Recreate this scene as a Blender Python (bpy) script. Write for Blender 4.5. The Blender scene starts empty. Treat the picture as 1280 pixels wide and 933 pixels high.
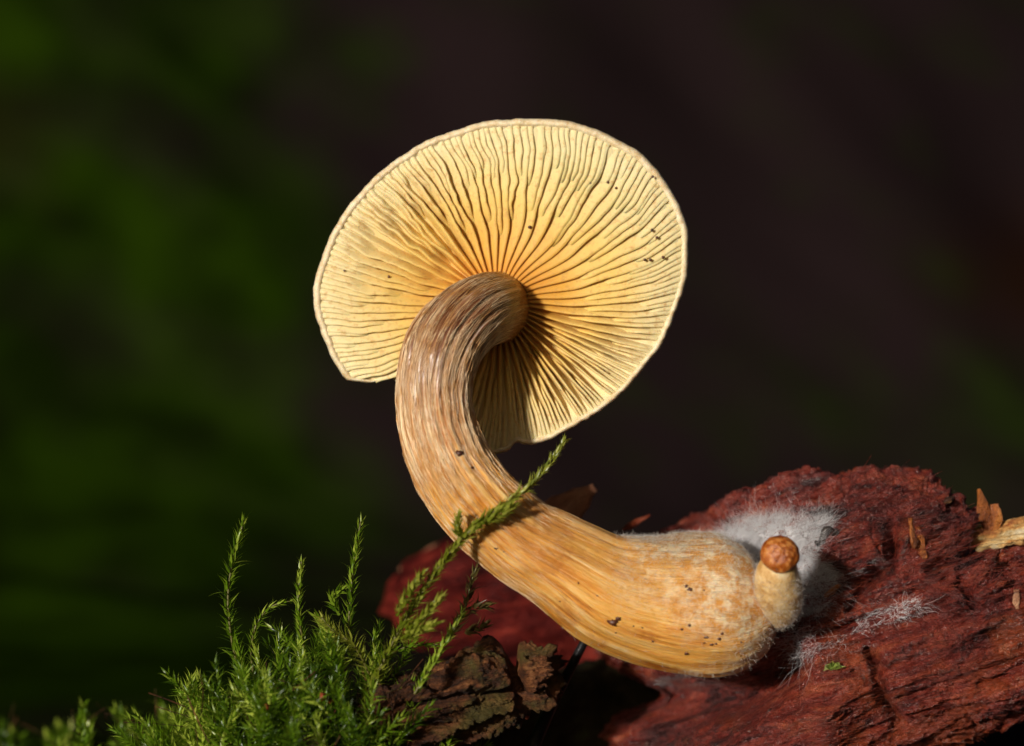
import bpy, math, random
import numpy as np
from mathutils import Vector
from mathutils.bvhtree import BVHTree

# ------------------------------------------------------------------ scale
S = 0.01            # everything below is written in centimetres; meshes are stored in metres
D = 30.0            # camera distance to the mushroom, cm
ZC = 6.0            # camera height above the forest floor, cm
rng = np.random.default_rng(7)
random.seed(7)
sc = bpy.context.scene
COL = sc.collection

# ------------------------------------------------------------------ camera, sky, sun, exposure
cam_d = bpy.data.cameras.new('camera')
cam = bpy.data.objects.new('camera', cam_d)
COL.objects.link(cam)
cam.location = (0, -D * S, ZC * S)
cam.rotation_euler = (math.radians(90), 0, 0)
cam_d.sensor_width = 36
cam_d.lens = 36 * D / 12.8
cam_d.clip_start = 0.01
cam_d.clip_end = 50
cam_d.dof.use_dof = True
cam_d.dof.focus_distance = (D - 0.55) * S
cam_d.dof.aperture_fstop = 13
sc.camera = cam

SUN_DIR = Vector((-0.50, -0.83, 0.20)).normalized()
world = bpy.data.worlds.new('World')
sc.world = world
world.use_nodes = True
wn = world.node_tree
bg = wn.nodes['Background']
sky = wn.nodes.new('ShaderNodeTexSky')
sky.sky_type = 'NISHITA'
sky.sun_disc = False
sky.air_density = 0.6
sky.dust_density = 4.0
sky.ozone_density = 0.0
sky.sun_elevation = math.asin(SUN_DIR.z)
sky.sun_rotation = math.atan2(SUN_DIR.x, SUN_DIR.y)
wn.links.new(sky.outputs[0], bg.inputs[0])
bg.inputs[1].default_value = 0.032

sun_d = bpy.data.lights.new('sun', 'SUN')
sun_d.energy = 4.3
sun_d.angle = math.radians(4.0)
sun_d.color = (1.0, 0.95, 0.87)
sun = bpy.data.objects.new('sun', sun_d)
COL.objects.link(sun)
sun.rotation_euler = SUN_DIR.to_track_quat('Z', 'Y').to_euler()
sun.location = (-0.3, -0.4, 0.5)

sc.view_settings.view_transform = 'Standard'
sc.view_settings.look = 'None'
sc.view_settings.exposure = 0.0
sc.view_settings.gamma = 1.0
sc.view_settings.use_curve_mapping = False
sc.render.engine = 'CYCLES'
sc.cycles.max_bounces = 8
sc.cycles.use_denoising = True

# ------------------------------------------------------------------ helpers: numbers
def P(px, py, y):
    """point (cm) at depth y that stands where the photograph has pixel (px, py)"""
    k = 0.01 * (D + y) / D
    return np.array([(px - 640) * k, y, ZC + (466.5 - py) * k])

def sstep(a, b, x):
    t = np.clip((x - a) / (b - a), 0, 1)
    return t * t * (3 - 2 * t)

_perm = rng.permutation(256)
_perm = np.concatenate([_perm, _perm, _perm])
_g = rng.normal(size=(256, 3)); _g /= np.linalg.norm(_g, axis=1)[:, None]
def noise3(x, y, z):
    x, y, z = np.broadcast_arrays(np.asarray(x, float), np.asarray(y, float), np.asarray(z, float))
    xi, yi, zi = np.floor(x).astype(int), np.floor(y).astype(int), np.floor(z).astype(int)
    xf, yf, zf = x - xi, y - yi, z - zi
    u, v, w = [t * t * t * (t * (t * 6 - 15) + 10) for t in (xf, yf, zf)]
    out = 0
    for dx in (0, 1):
        for dy in (0, 1):
            for dz in (0, 1):
                h = _perm[_perm[_perm[(xi + dx) & 255] + ((yi + dy) & 255)] + ((zi + dz) & 255)]
                g = _g[h]
                d = g[..., 0] * (xf - dx) + g[..., 1] * (yf - dy) + g[..., 2] * (zf - dz)
                out = out + d * (u if dx else 1 - u) * (v if dy else 1 - v) * (w if dz else 1 - w)
    return out * 1.6

def fbm(x, y, z, o=4):
    r, a = 0, 1.0
    for k in range(o):
        f = 2.03 ** k
        r = r + a * noise3(x * f + 17.3 * k, y * f + 5.1 * k, z * f + 9.7 * k)
        a *= 0.5
    return r

def poly_interp(pts, x):
    p = np.array(pts, float)
    return np.interp(x, p[:, 0], p[:, 1])

def smooth_path(pts, n):
    """Catmull-Rom through rows of any width, n samples evenly spread"""
    p = np.array(pts, float)
    p = np.vstack([2 * p[0] - p[1], p, 2 * p[-1] - p[-2]])
    m = len(p) - 3
    out = []
    for t in np.linspace(0, m - 1e-9, n * 6):
        i = int(t); f = t - i
        a, b, c, d = p[i], p[i + 1], p[i + 2], p[i + 3]
        out.append(0.5 * ((2 * b) + (c - a) * f + (2 * a - 5 * b + 4 * c - d) * f * f + (3 * b - a - 3 * c + d) * f ** 3))
    out = np.array(out)
    L = np.concatenate([[0], np.cumsum(np.linalg.norm(np.diff(out[:, :3], axis=0), axis=1))])
    s = np.linspace(0, L[-1], n)
    return np.stack([np.interp(s, L, out[:, k]) for k in range(out.shape[1])], 1)

def seg_dist(x, y, line):
    """distance in px from points to a polyline"""
    d = np.full(np.shape(x), 1e9)
    for (ax, ay), (bx, by) in zip(line[:-1], line[1:]):
        vx, vy = bx - ax, by - ay
        t = np.clip(((x - ax) * vx + (y - ay) * vy) / (vx * vx + vy * vy + 1e-9), 0, 1)
        d = np.minimum(d, np.hypot(x - ax - t * vx, y - ay - t * vy))
    return d

def poly_sd(x, y, poly):
    """signed distance (positive inside)"""
    d = seg_dist(x, y, list(poly) + [poly[0]])
    ins = np.zeros(np.shape(x), bool)
    n = len(poly)
    for i in range(n):
        (ax, ay), (bx, by) = poly[i], poly[(i + 1) % n]
        c = ((ay > y) != (by > y)) & (x < (bx - ax) * (y - ay) / (by - ay + 1e-12) + ax)
        ins ^= c
    return np.where(ins, d, -d)

def frames(p):
    """tangent, normal, binormal along a path by parallel transport"""
    t = np.gradient(p, axis=0); t /= np.linalg.norm(t, axis=1)[:, None]
    n = np.zeros_like(p)
    a = np.array([0, -1.0, 0]) if abs(t[0][1]) < 0.9 else np.array([0, 0, 1.0])
    n[0] = a - t[0] * a.dot(t[0]); n[0] /= np.linalg.norm(n[0])
    for i in range(1, len(p)):
        v = n[i - 1] - t[i] * n[i - 1].dot(t[i])
        n[i] = v / np.linalg.norm(v)
    return t, n, np.cross(t, n)

# ------------------------------------------------------------------ helpers: objects
BASE = {}
def mesh_data(name, verts, faces, mat, smooth=True, uv=None, attrs=None):
    """faces: list of (n,k) integer arrays, or one array"""
    v = np.asarray(verts, np.float32) * S
    if isinstance(faces, np.ndarray):
        faces = [faces]
    faces = [np.asarray(f, np.int32) for f in faces if len(f)]
    me = bpy.data.meshes.new(name)
    me.vertices.add(len(v)); me.vertices.foreach_set('co', v.ravel())
    idx = np.concatenate([f.ravel() for f in faces])
    tot = np.concatenate([np.full(len(f), f.shape[1], np.int32) for f in faces])
    start = np.concatenate([[0], np.cumsum(tot)[:-1]]).astype(np.int32)
    me.loops.add(len(idx)); me.loops.foreach_set('vertex_index', idx)
    me.polygons.add(len(tot)); me.polygons.foreach_set('loop_start', start)
    if smooth:
        me.polygons.foreach_set('use_smooth', np.ones(len(tot), bool))
    me.update(calc_edges=True)
    if uv is not None:
        l = me.uv_layers.new(name='UVMap')
        l.data.foreach_set('uv', np.asarray(uv, np.float32)[idx].ravel())
    for k, a in (attrs or {}).items():
        at = me.attributes.new(k, 'FLOAT', 'POINT')
        at.data.foreach_set('value', np.asarray(a, np.float32))
    me.materials.append(mat)
    me.validate()
    return me

def link(name, data, parent=None, base=None):
    o = bpy.data.objects.new(name, data)
    COL.objects.link(o)
    if parent is not None:
        o.parent = parent
    elif base is not None:
        o.location = Vector(np.asarray(base, float) * S)
    return o

def tag(o, label=None, cat=None, group=None, kind=None):
    if label: o['label'] = label
    if cat: o['category'] = cat
    if group: o['group'] = group
    if kind: o['kind'] = kind
    return o

def thing(name, label, cat, base, group=None):
    o = link(name, None, None, base)
    o.empty_display_size = 0.01
    BASE[o.name] = np.asarray(base, float)
    return tag(o, label, cat, group)

def part(name, verts, faces, mat, parent, base, **kw):
    """mesh child of a thing (or of one of its parts): all share the thing's origin"""
    kind = kw.pop('kind', None)
    o = link(name, mesh_data(name, np.asarray(verts) - np.asarray(base), faces, mat, **kw), parent)
    if kind: o['kind'] = kind
    return o

def single(name, verts, faces, mat, base, label, cat, group=None, kind=None, **kw):
    o = link(name, mesh_data(name, np.asarray(verts) - np.asarray(base), faces, mat, **kw), None, base)
    return tag(o, label, cat, group, kind)

def grid_faces(n, m, wrap=True, off=0):
    """n rings of m points"""
    i = np.arange(n - 1)[:, None]; j = np.arange(m if wrap else m - 1)[None, :]
    a = i * m + j; b = i * m + (j + 1) % m
    return (np.stack([a, b, b + m, a + m], -1).reshape(-1, 4) + off).astype(np.int32)

def tube(path, rad, m=12, cap=True):
    t, n, b = frames(path)
    a = np.linspace(0, 2 * np.pi, m, endpoint=False)
    v = path[:, None] + rad[:, None, None] * (np.cos(a)[None, :, None] * n[:, None] + np.sin(a)[None, :, None] * b[:, None])
    v = v.reshape(-1, 3)
    f = [grid_faces(len(path), m)]
    if cap:
        f.append(np.arange(m)[::-1][None, :]); f.append((np.arange(m) + (len(path) - 1) * m)[None, :])
    return v, f

def strands(pts, rad):
    """pts (H,K,3), rad (H,K) -> three-sided tubes"""
    H, K, _ = pts.shape
    t = np.gradient(pts, axis=1); t /= np.linalg.norm(t, axis=2)[..., None] + 1e-9
    ref = rng.normal(size=(H, 1, 3))
    n = np.cross(t, ref); n /= np.linalg.norm(n, axis=2)[..., None] + 1e-9
    b = np.cross(t, n)
    v = np.stack([pts + rad[..., None] * (math.cos(a) * n + math.sin(a) * b) for a in (0, 2.094, 4.189)], 2)
    i = np.arange(H)[:, None, None]; k = np.arange(K - 1)[None, :, None]; j = np.arange(3)[None, None, :]
    a0 = (i * K + k) * 3 + j; a1 = (i * K + k) * 3 + (j + 1) % 3
    f = np.stack([a0, a1, a1 + 3, a0 + 3], -1).reshape(-1, 4)
    return v.reshape(-1, 3), f

# ------------------------------------------------------------------ helpers: materials
class Mat:
    def __init__(self, name):
        self.m = bpy.data.materials.new(name); self.m.use_nodes = True
        self.t = self.m.node_tree; self.b = self.t.nodes['Principled BSDF']
        self.out = self.t.nodes['Material Output']
    def n(self, typ, **kw):
        nd = self.t.nodes.new(typ)
        for k, v in kw.items(): setattr(nd, k, v)
        return nd
    def l(self, a, b): self.t.links.new(a, b)
    def set(self, **kw):
        for k, v in kw.items(): self.b.inputs[k.replace('_', ' ')].default_value = v
    def coord(self, kind='Object', scale=(1, 1, 1), rot=(0, 0, 0)):
        tc = self.n('ShaderNodeTexCoord'); mp = self.n('ShaderNodeMapping')
        mp.inputs['Scale'].default_value = scale; mp.inputs['Rotation'].default_value = rot
        self.l(tc.outputs[kind], mp.inputs[0]); return mp.outputs[0]
    def noise(self, vec, scale, detail=4, rough=0.55, dist=0.0):
        nd = self.n('ShaderNodeTexNoise'); nd.inputs['Scale'].default_value = scale
        nd.inputs['Detail'].default_value = detail; nd.inputs['Roughness'].default_value = rough
        nd.inputs['Distortion'].default_value = dist
        self.l(vec, nd.inputs['Vector']); return nd.outputs[0]
    def ramp(self, fac, stops):
        r = self.n('ShaderNodeValToRGB'); e = r.color_ramp.elements
        while len(e) < len(stops): e.new(0.5)
        for k, (p, c) in zip(e, stops):
            k.position = p; k.color = c if len(c) == 4 else (*c, 1)
        self.l(fac, r.inputs[0]); return r.outputs[0]
    def mix(self, f, a, b, mode='MIX'):
        x = self.n('ShaderNodeMix', data_type='RGBA', blend_type=mode)
        for s, v in ((x.inputs[0], f), (x.inputs[6], a), (x.inputs[7], b)):
            if hasattr(v, 'links'): self.l(v, s)
            else: s.default_value = v if not isinstance(v, tuple) else (*v, 1)[:4]
        return x.outputs[2]
    def math(self, op, a, b=0.0, clamp=False):
        x = self.n('ShaderNodeMath', operation=op); x.use_clamp = clamp
        for s, v in ((x.inputs[0], a), (x.inputs[1], b)):
            if hasattr(v, 'links'): self.l(v, s)
            else: s.default_value = v
        return x.outputs[0]
    def attr(self, name):
        a = self.n('ShaderNodeAttribute', attribute_name=name); return a.outputs['Fac']
    def maprange(self, v, a, b, c=0.0, d=1.0):
        x = self.n('ShaderNodeMapRange'); x.inputs[1].default_value = a; x.inputs[2].default_value = b
        x.inputs[3].default_value = c; x.inputs[4].default_value = d
        self.l(v, x.inputs[0]); return x.outputs[0]
    def bump(self, h, dist_cm, strength=1.0, chain=None):
        b = self.n('ShaderNodeBump'); b.inputs['Distance'].default_value = dist_cm * S
        b.inputs['Strength'].default_value = strength
        self.l(h, b.inputs['Height'])
        if chain is not None: self.l(chain, b.inputs['Normal'])
        return b.outputs[0]
    def color(self, c): self.l(c, self.b.inputs['Base Color'])
    def normal(self, n): self.l(n, self.b.inputs['Normal'])
    def sss(self, w, r, scale_cm):
        self.set(Subsurface_Weight=w, Subsurface_Radius=r, Subsurface_Scale=scale_cm * S)
    def translucent(self, col, fac):
        tr = self.n('ShaderNodeBsdfTranslucent'); mx = self.n('ShaderNodeMixShader')
        if hasattr(col, 'links'): self.l(col, tr.inputs[0])
        else: tr.inputs[0].default_value = (*col, 1)
        mx.inputs[0].default_value = fac
        self.l(self.b.outputs[0], mx.inputs[1]); self.l(tr.outputs[0], mx.inputs[2])
        self.l(mx.outputs[0], self.out.inputs[0])

CM = 1 / S   # texture scale for a feature of one centimetre

# gills: pale straw at the rim, amber at the stem
m = Mat('gill'); MAT_GILL = m.m
v = m.coord('Object')
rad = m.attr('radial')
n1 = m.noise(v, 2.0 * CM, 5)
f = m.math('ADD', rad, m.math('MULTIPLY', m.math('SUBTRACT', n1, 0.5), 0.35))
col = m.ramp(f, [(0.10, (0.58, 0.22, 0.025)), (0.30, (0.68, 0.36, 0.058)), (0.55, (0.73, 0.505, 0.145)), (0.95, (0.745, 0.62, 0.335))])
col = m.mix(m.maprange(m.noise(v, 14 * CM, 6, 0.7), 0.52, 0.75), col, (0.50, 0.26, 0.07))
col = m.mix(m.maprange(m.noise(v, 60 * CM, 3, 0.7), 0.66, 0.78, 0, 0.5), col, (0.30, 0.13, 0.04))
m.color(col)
m.set(Roughness=0.55, Specular_IOR_Level=0.3)
m.sss(0.4, (1.0, 0.6, 0.25), 0.06)
m.normal(m.bump(m.noise(v, 40 * CM, 6, 0.7), 0.006, 0.8))

# cap flesh, rim and skin
m = Mat('cap_flesh'); MAT_CAP = m.m
v = m.coord('Object')
skin = m.attr('skin')
n1 = m.noise(v, 9 * CM, 6, 0.7); n2 = m.noise(v, 55 * CM, 4, 0.7)
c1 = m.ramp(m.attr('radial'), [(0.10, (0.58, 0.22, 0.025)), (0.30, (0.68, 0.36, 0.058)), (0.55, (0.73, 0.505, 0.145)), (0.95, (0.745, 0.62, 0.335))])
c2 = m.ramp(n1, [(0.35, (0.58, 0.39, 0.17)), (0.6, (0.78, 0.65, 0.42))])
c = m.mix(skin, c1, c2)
c = m.mix(m.math('MULTIPLY', m.maprange(n2, 0.50, 0.66, 0, 0.7), skin), c, (0.88, 0.82, 0.68))
m.color(c); m.set(Roughness=0.5, Specular_IOR_Level=0.45)
m.sss(0.35, (1.0, 0.6, 0.3), 0.05)
m.normal(m.bump(n2, 0.006, 0.9, m.bump(n1, 0.015, 0.6)))

# stem: u runs round, v runs along in cm
m = Mat('stem_skin'); MAT_STEM = m.m
uv = m.coord('UV')
along = m.attr('along')
def fib(k, l, d=4, r=0.6, dist=0.0):
    mp = m.n('ShaderNodeMapping'); mp.inputs['Scale'].default_value = (k, l, 1)
    m.l(uv, mp.inputs[0]); return m.noise(mp.outputs[0], 1.0, d, r, dist)
f1 = fib(12, 0.55, 5, 0.65, 0.3); f2 = fib(27, 0.9, 6, 0.72, 0.3); f3 = fib(70, 3.0, 4, 0.75)
blot = m.noise(m.coord('Object'), 1.1 * CM, 4, 0.6)
base = m.ramp(f1, [(0.33, (0.36, 0.100, 0.008)), (0.45, (0.70, 0.27, 0.030)), (0.55, (0.84, 0.46, 0.11)), (0.66, (0.90, 0.66, 0.33))])
amber = m.mix(m.maprange(blot, 0.40, 0.62, 0.0, 0.85), base, m.ramp(f2, [(0.28, (0.64, 0.24, 0.02)), (0.55, (0.82, 0.41, 0.070)), (0.72, (0.90, 0.64, 0.29))]))
amber = m.mix(m.maprange(m.noise(m.coord('Object'), 1.7 * CM, 4, 0.6, 0.6), 0.53, 0.66, 0, 0.65), amber, (0.42, 0.115, 0.008))
dark = m.ramp(f2, [(0.38, (0.070, 0.018, 0.006)), (0.48, (0.19, 0.064, 0.022)), (0.57, (0.38, 0.17, 0.075)), (0.66, (0.76, 0.56, 0.42))])
pale = m.ramp(f2, [(0.38, (0.34, 0.095, 0.012)), (0.46, (0.62, 0.26, 0.06)), (0.56, (0.92, 0.68, 0.40))])
c = m.mix(m.maprange(m.math('ADD', along, m.math('MULTIPLY', m.math('SUBTRACT', f1, 0.5), 1.6)), 1.75, 2.75), dark, pale)
c = m.mix(m.maprange(along, 2.9, 3.7), c, amber)
c = m.mix(m.attr('fuzz'), c, m.mix(m.maprange(m.noise(m.coord('Object'), 7 * CM, 6, 0.7), 0.42, 0.60), (0.66, 0.29, 0.05), (0.86, 0.69, 0.44)))
c = m.mix(m.maprange(m.math('ADD', along, m.math('MULTIPLY', m.math('SUBTRACT', f2, 0.5), 0.6)), 0.55, 1.35, 1.0, 0.0), c, m.ramp(f2, [(0.38, (0.36, 0.12, 0.016)), (0.52, (0.58, 0.26, 0.045)), (0.66, (0.78, 0.50, 0.17))]))
m.color(c); m.set(Roughness=0.34, Specular_IOR_Level=0.5, Coat_Weight=0.25, Coat_Roughness=0.22)
m.sss(0.3, (1.0, 0.45, 0.15), 0.07)
m.normal(m.bump(f3, 0.014, 0.9, m.bump(f2, 0.045, 1.0, m.bump(f1, 0.04, 0.5))))

m = Mat('fibril'); MAT_FIBRIL = m.m
m.color(m.ramp(m.noise(m.coord('Object'), 5 * CM, 2), [(0.35, (0.60, 0.30, 0.09)), (0.65, (0.90, 0.68, 0.42))]))
m.set(Roughness=0.3, Specular_IOR_Level=0.6)
m = Mat('fuzz'); MAT_FUZZ = m.m
m.color(m.ramp(m.noise(m.coord('Object'), 3 * CM, 2), [(0.35, (0.66, 0.55, 0.44)), (0.65, (0.80, 0.76, 0.72))]))
m.set(Roughness=0.55, Specular_IOR_Level=0.4); m.translucent((0.6, 0.55, 0.5), 0.3)
m = Mat('mycelium'); MAT_MYC = m.m
m.color(m.ramp(m.noise(m.coord('Object'), 4 * CM, 3), [(0.3, (0.90, 0.89, 0.90)), (0.6, (0.96, 0.95, 0.96))]))
m.set(Roughness=0.6, Specular_IOR_Level=0.3); m.translucent((0.95, 0.94, 0.95), 0.5)

# decayed red-brown wood, grain along local x after a turn of 18 degrees
def wood(name, stops, grain=math.radians(19), rough=(0.28, 0.6), bumpk=1.0, extra=None, spec=0.6, wet=0.0):
    m = Mat(name)
    v = m.coord('Object', rot=(0, grain, 0))
    def g(sx, sc_, d=5, r=0.62, dist=0.3):
        mp = m.n('ShaderNodeMapping'); mp.inputs['Scale'].default_value = (sx, 1, 1)
        m.l(v, mp.inputs[0]); return m.noise(mp.outputs[0], sc_ * CM, d, r, dist)
    a = g(0.3, 1.1); b = g(0.16, 6.0); c3 = g(0.30, 20, 5, 0.75); gr = g(0.5, 45, 3, 0.75)
    h = m.math('ADD', m.math('MULTIPLY', a, 0.36), m.math('ADD', m.math('MULTIPLY', b, 0.40), m.math('MULTIPLY', c3, 0.24)))
    c = m.ramp(h, stops)
    if extra: c = extra(m, c, v)
    m.color(c)
    m.l(m.maprange(c3, 0.3, 0.7, rough[0], rough[1]), m.b.inputs['Roughness'])
    m.set(Specular_IOR_Level=spec)
    if wet: m.set(Coat_Weight=wet, Coat_Roughness=0.16)
    nrm = (m.bump(gr, 0.06 * bumpk, 1.0, m.bump(c3, 0.14 * bumpk, 1.0, m.bump(b, 0.16 * bumpk, 1.0))))
    m.normal(nrm); m.l(nrm, m.b.inputs['Coat Normal'])
    return m.m
def log_extra(m, c, v):
    o = m.maprange(m.noise(m.coord('Object'), 0.75 * CM, 4, 0.6), 0.55, 0.66, 0, 0.8)
    c = m.mix(o, c, (0.36, 0.060, 0.010))
    c = m.mix(m.maprange(m.noise(v, 2.2 * CM, 5, 0.65), 0.60, 0.72, 0, 0.65), c, (0.040, 0.008, 0.006))
    c = m.mix(m.maprange(m.noise(m.coord('Object'), 3.1 * CM, 5, 0.7), 0.62, 0.72, 0, 0.6), c, (0.42, 0.15, 0.07))
    return c
MAT_LOG = wood('rotten_wood', [(0.42, (0.040, 0.005, 0.004)), (0.475, (0.18, 0.020, 0.012)), (0.53, (0.31, 0.042, 0.020)), (0.60, (0.48, 0.105, 0.040))], extra=log_extra, rough=(0.15, 0.42), wet=0.6)
MAT_CHUNK = wood('red_wood', [(0.42, (0.03, 0.004, 0.004)), (0.5, (0.15, 0.014, 0.011)), (0.58, (0.32, 0.04, 0.025))], grain=0.2, spec=0.1)
def bark_extra(m, c, v):
    o = m.maprange(m.noise(m.coord('Object'), 1.6 * CM, 4, 0.6), 0.5, 0.62, 0, 0.75)
    return m.mix(o, c, (0.085, 0.075, 0.012))
MAT_BARK = wood('old_bark', [(0.42, (0.014, 0.006, 0.003)), (0.48, (0.075, 0.024, 0.008)), (0.54, (0.19, 0.062, 0.018)), (0.60, (0.36, 0.15, 0.05))], grain=math.radians(12), extra=bark_extra, rough=(0.4, 0.8), spec=0.35)
MAT_SPLINT = wood('orange_splinter', [(0.42, (0.16, 0.035, 0.006)), (0.51, (0.42, 0.12, 0.016)), (0.6, (0.62, 0.24, 0.05))], grain=1.2, rough=(0.25, 0.5), bumpk=0.5)
MAT_PALE = wood('pale_wood', [(0.43, (0.36, 0.09, 0.02)), (0.49, (0.64, 0.29, 0.07)), (0.54, (0.80, 0.54, 0.22)), (0.6, (0.88, 0.76, 0.52))], grain=math.radians(17), rough=(0.4, 0.7), bumpk=0.5)
MAT_CHIP = wood('dry_chip', [(0.42, (0.18, 0.06, 0.025)), (0.52, (0.36, 0.14, 0.065)), (0.6, (0.50, 0.26, 0.14))], grain=math.radians(40), rough=(0.5, 0.8), bumpk=0.5)

m = Mat('black_twig'); MAT_TWIG = m.m
m.color(m.ramp(m.noise(m.coord('Object'), 6 * CM, 4), [(0.3, (0.006, 0.006, 0.007)), (0.7, (0.022, 0.018, 0.018))]))
m.set(Roughness=0.3, Specular_IOR_Level=0.2); m.normal(m.bump(m.noise(m.coord('Object'), 25 * CM, 3), 0.01, 0.6))
m = Mat('dark_nub'); MAT_NUB = m.m
m.color(m.ramp(m.noise(m.coord('Object'), 12 * CM, 4), [(0.3, (0.012, 0.009, 0.008)), (0.7, (0.04, 0.028, 0.022))]))
m.set(Roughness=0.4); m.normal(m.bump(m.noise(m.coord('Object'), 25 * CM, 4), 0.02, 0.8))
m = Mat('soil_grain'); MAT_SPECK = m.m
m.color(m.ramp(m.noise(m.coord('Object'), 12 * CM, 3), [(0.3, (0.035, 0.010, 0.005)), (0.7, (0.12, 0.035, 0.012))]))
m.set(Roughness=0.45)
m = Mat('red_crumb'); MAT_CRUMB = m.m
m.color(m.ramp(m.noise(m.coord('Object'), 12 * CM, 3), [(0.3, (0.16, 0.025, 0.010)), (0.7, (0.36, 0.075, 0.025))])); m.set(Roughness=0.45)

m = Mat('pin_cap'); MAT_PINCAP = m.m
v = m.coord('Object'); n1 = m.noise(v, 10 * CM, 5, 0.65, 1.2)
m.color(m.ramp(n1, [(0.36, (0.15, 0.030, 0.004)), (0.5, (0.34, 0.085, 0.010)), (0.62, (0.55, 0.22, 0.05))]))
m.set(Roughness=0.24, Specular_IOR_Level=0.6); m.sss(0.25, (1, 0.4, 0.15), 0.04)
m.normal(m.bump(m.noise(v, 28 * CM, 4, 0.7), 0.012, 0.8, m.bump(n1, 0.025, 0.8)))
m = Mat('pin_stalk'); MAT_PINSTALK = m.m
v = m.coord('Object'); n1 = m.noise(v, 6 * CM, 5, 0.65)
m.color(m.ramp(n1, [(0.36, (0.48, 0.25, 0.07)), (0.52, (0.66, 0.43, 0.18)), (0.66, (0.76, 0.58, 0.34))]))
m.set(Roughness=0.6); m.sss(0.35, (1, 0.6, 0.3), 0.06); m.normal(m.bump(m.noise(v, 30 * CM, 4, 0.7), 0.02, 0.8))

def moss(name, dark, mid, light, tr):
    m = Mat(name)
    a = m.attr('tone')
    c = m.ramp(a, [(0.05, dark), (0.5, mid), (0.95, light)])
    m.color(c); m.set(Roughness=0.32, Specular_IOR_Level=0.55)
    m.translucent(m.mix(0.5, c, tr), 0.45)
    return m.m
MAT_MOSS = moss('moss_leaf', (0.022, 0.055, 0.004), (0.130, 0.235, 0.008), (0.46, 0.54, 0.07), (0.34, 0.50, 0.010))
MAT_MOSSY = moss('moss_leaf_gold', (0.045, 0.065, 0.005), (0.16, 0.20, 0.012), (0.42, 0.43, 0.07), (0.34, 0.40, 0.015))
MAT_MOSSB = moss('moss_leaf_brown', (0.05, 0.028, 0.012), (0.10, 0.075, 0.02), (0.20, 0.17, 0.06), (0.18, 0.14, 0.04))
m = Mat('moss_stalk'); MAT_STALK = m.m
m.set(Base_Color=(0.10, 0.09, 0.018, 1), Roughness=0.5)
m = Mat('moss_soil'); MAT_SOIL = m.m
m.color(m.ramp(m.noise(m.coord('Object'), 3 * CM, 5), [(0.35, (0.010, 0.008, 0.004)), (0.6, (0.03, 0.022, 0.009)), (0.75, (0.04, 0.05, 0.01))]))
m.set(Roughness=0.9, Specular_IOR_Level=0.15)

# forest floor and bank: humus and green moss, forest shade put into the colours
m = Mat('forest_floor'); MAT_FLOOR = m.m
v = m.coord('Object')
ms = m.attr('mossy'); rs = m.attr('rusty')
nn = m.noise(v, 0.16 * CM, 3, 0.5)
ff = m.math('ADD', ms, m.math('MULTIPLY', m.math('SUBTRACT', nn, 0.5), 2.2), True)
gb = m.ramp(m.noise(v, 0.30 * CM, 3, 0.5), [(0.38, (0.0065, 0.0125, 0.0010)), (0.62, (0.0145, 0.0315, 0.0010))])
c = m.mix(ff, (0.0150, 0.0092, 0.0096), gb)
c = m.mix(rs, c, (0.022, 0.007, 0.0015))
m.color(c); m.set(Roughness=1.0, Specular_IOR_Level=0.0)

# ------------------------------------------------------------------ forest floor with the bank behind
nx, ny = 150, 170
X, Y = np.meshgrid(np.linspace(-160, 160, nx), np.concatenate([np.linspace(-90, 20, 30), np.linspace(21, 130, 120), np.linspace(135, 400, 20)]), indexing='ij')
dd = Y * 0.86 - X * 0.50                      # the bank runs away to the right
Z = 0.35 + 62 * sstep(34, 92, dd) + 10 * sstep(92, 300, dd)
Z += 0.8 * fbm(X * 0.10, Y * 0.10, Z * 0.1, 4) * sstep(8, 26, np.abs(Y))
Xb = X + 1.0 * fbm(X * 0.08 + 40, Y * 0.08, Z * 0.08, 3) * sstep(34, 50, dd)
Yb = Y + 1.2 * fbm(X * 0.09, Y * 0.09 + 60, Z * 0.09, 4) * sstep(34, 50, dd)
vx = 640 + (Xb * D / (D + np.maximum(Yb, -20))) * 100
vz = 466.5 - ((Z - ZC) * D / (D + np.maximum(Yb, -20))) * 100
mossy = 0.95 * sstep(560, 160, vx - 0.12 * (vz - 300)) + 0.55 * np.exp(-(((vx - 1330) / 230) ** 2 + ((vz - 560) / 160) ** 2))
rusty = 0.75 * np.exp(-(((vx - 1330) / 120) ** 2 + ((vz - 350) / 70) ** 2)) + 0.5 * np.exp(-(((vx + 20) / 45) ** 2 + ((vz - 150) / 60) ** 2))
V = np.stack([Xb, Yb, Z], -1).reshape(-1, 3)
flo = link('forest_floor', mesh_data('forest_floor', V, grid_faces(nx, ny, False)[:, ::-1], MAT_FLOOR, attrs={'mossy': mossy.ravel(), 'rusty': rusty.ravel()}))
flo['kind'] = 'structure'

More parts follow.
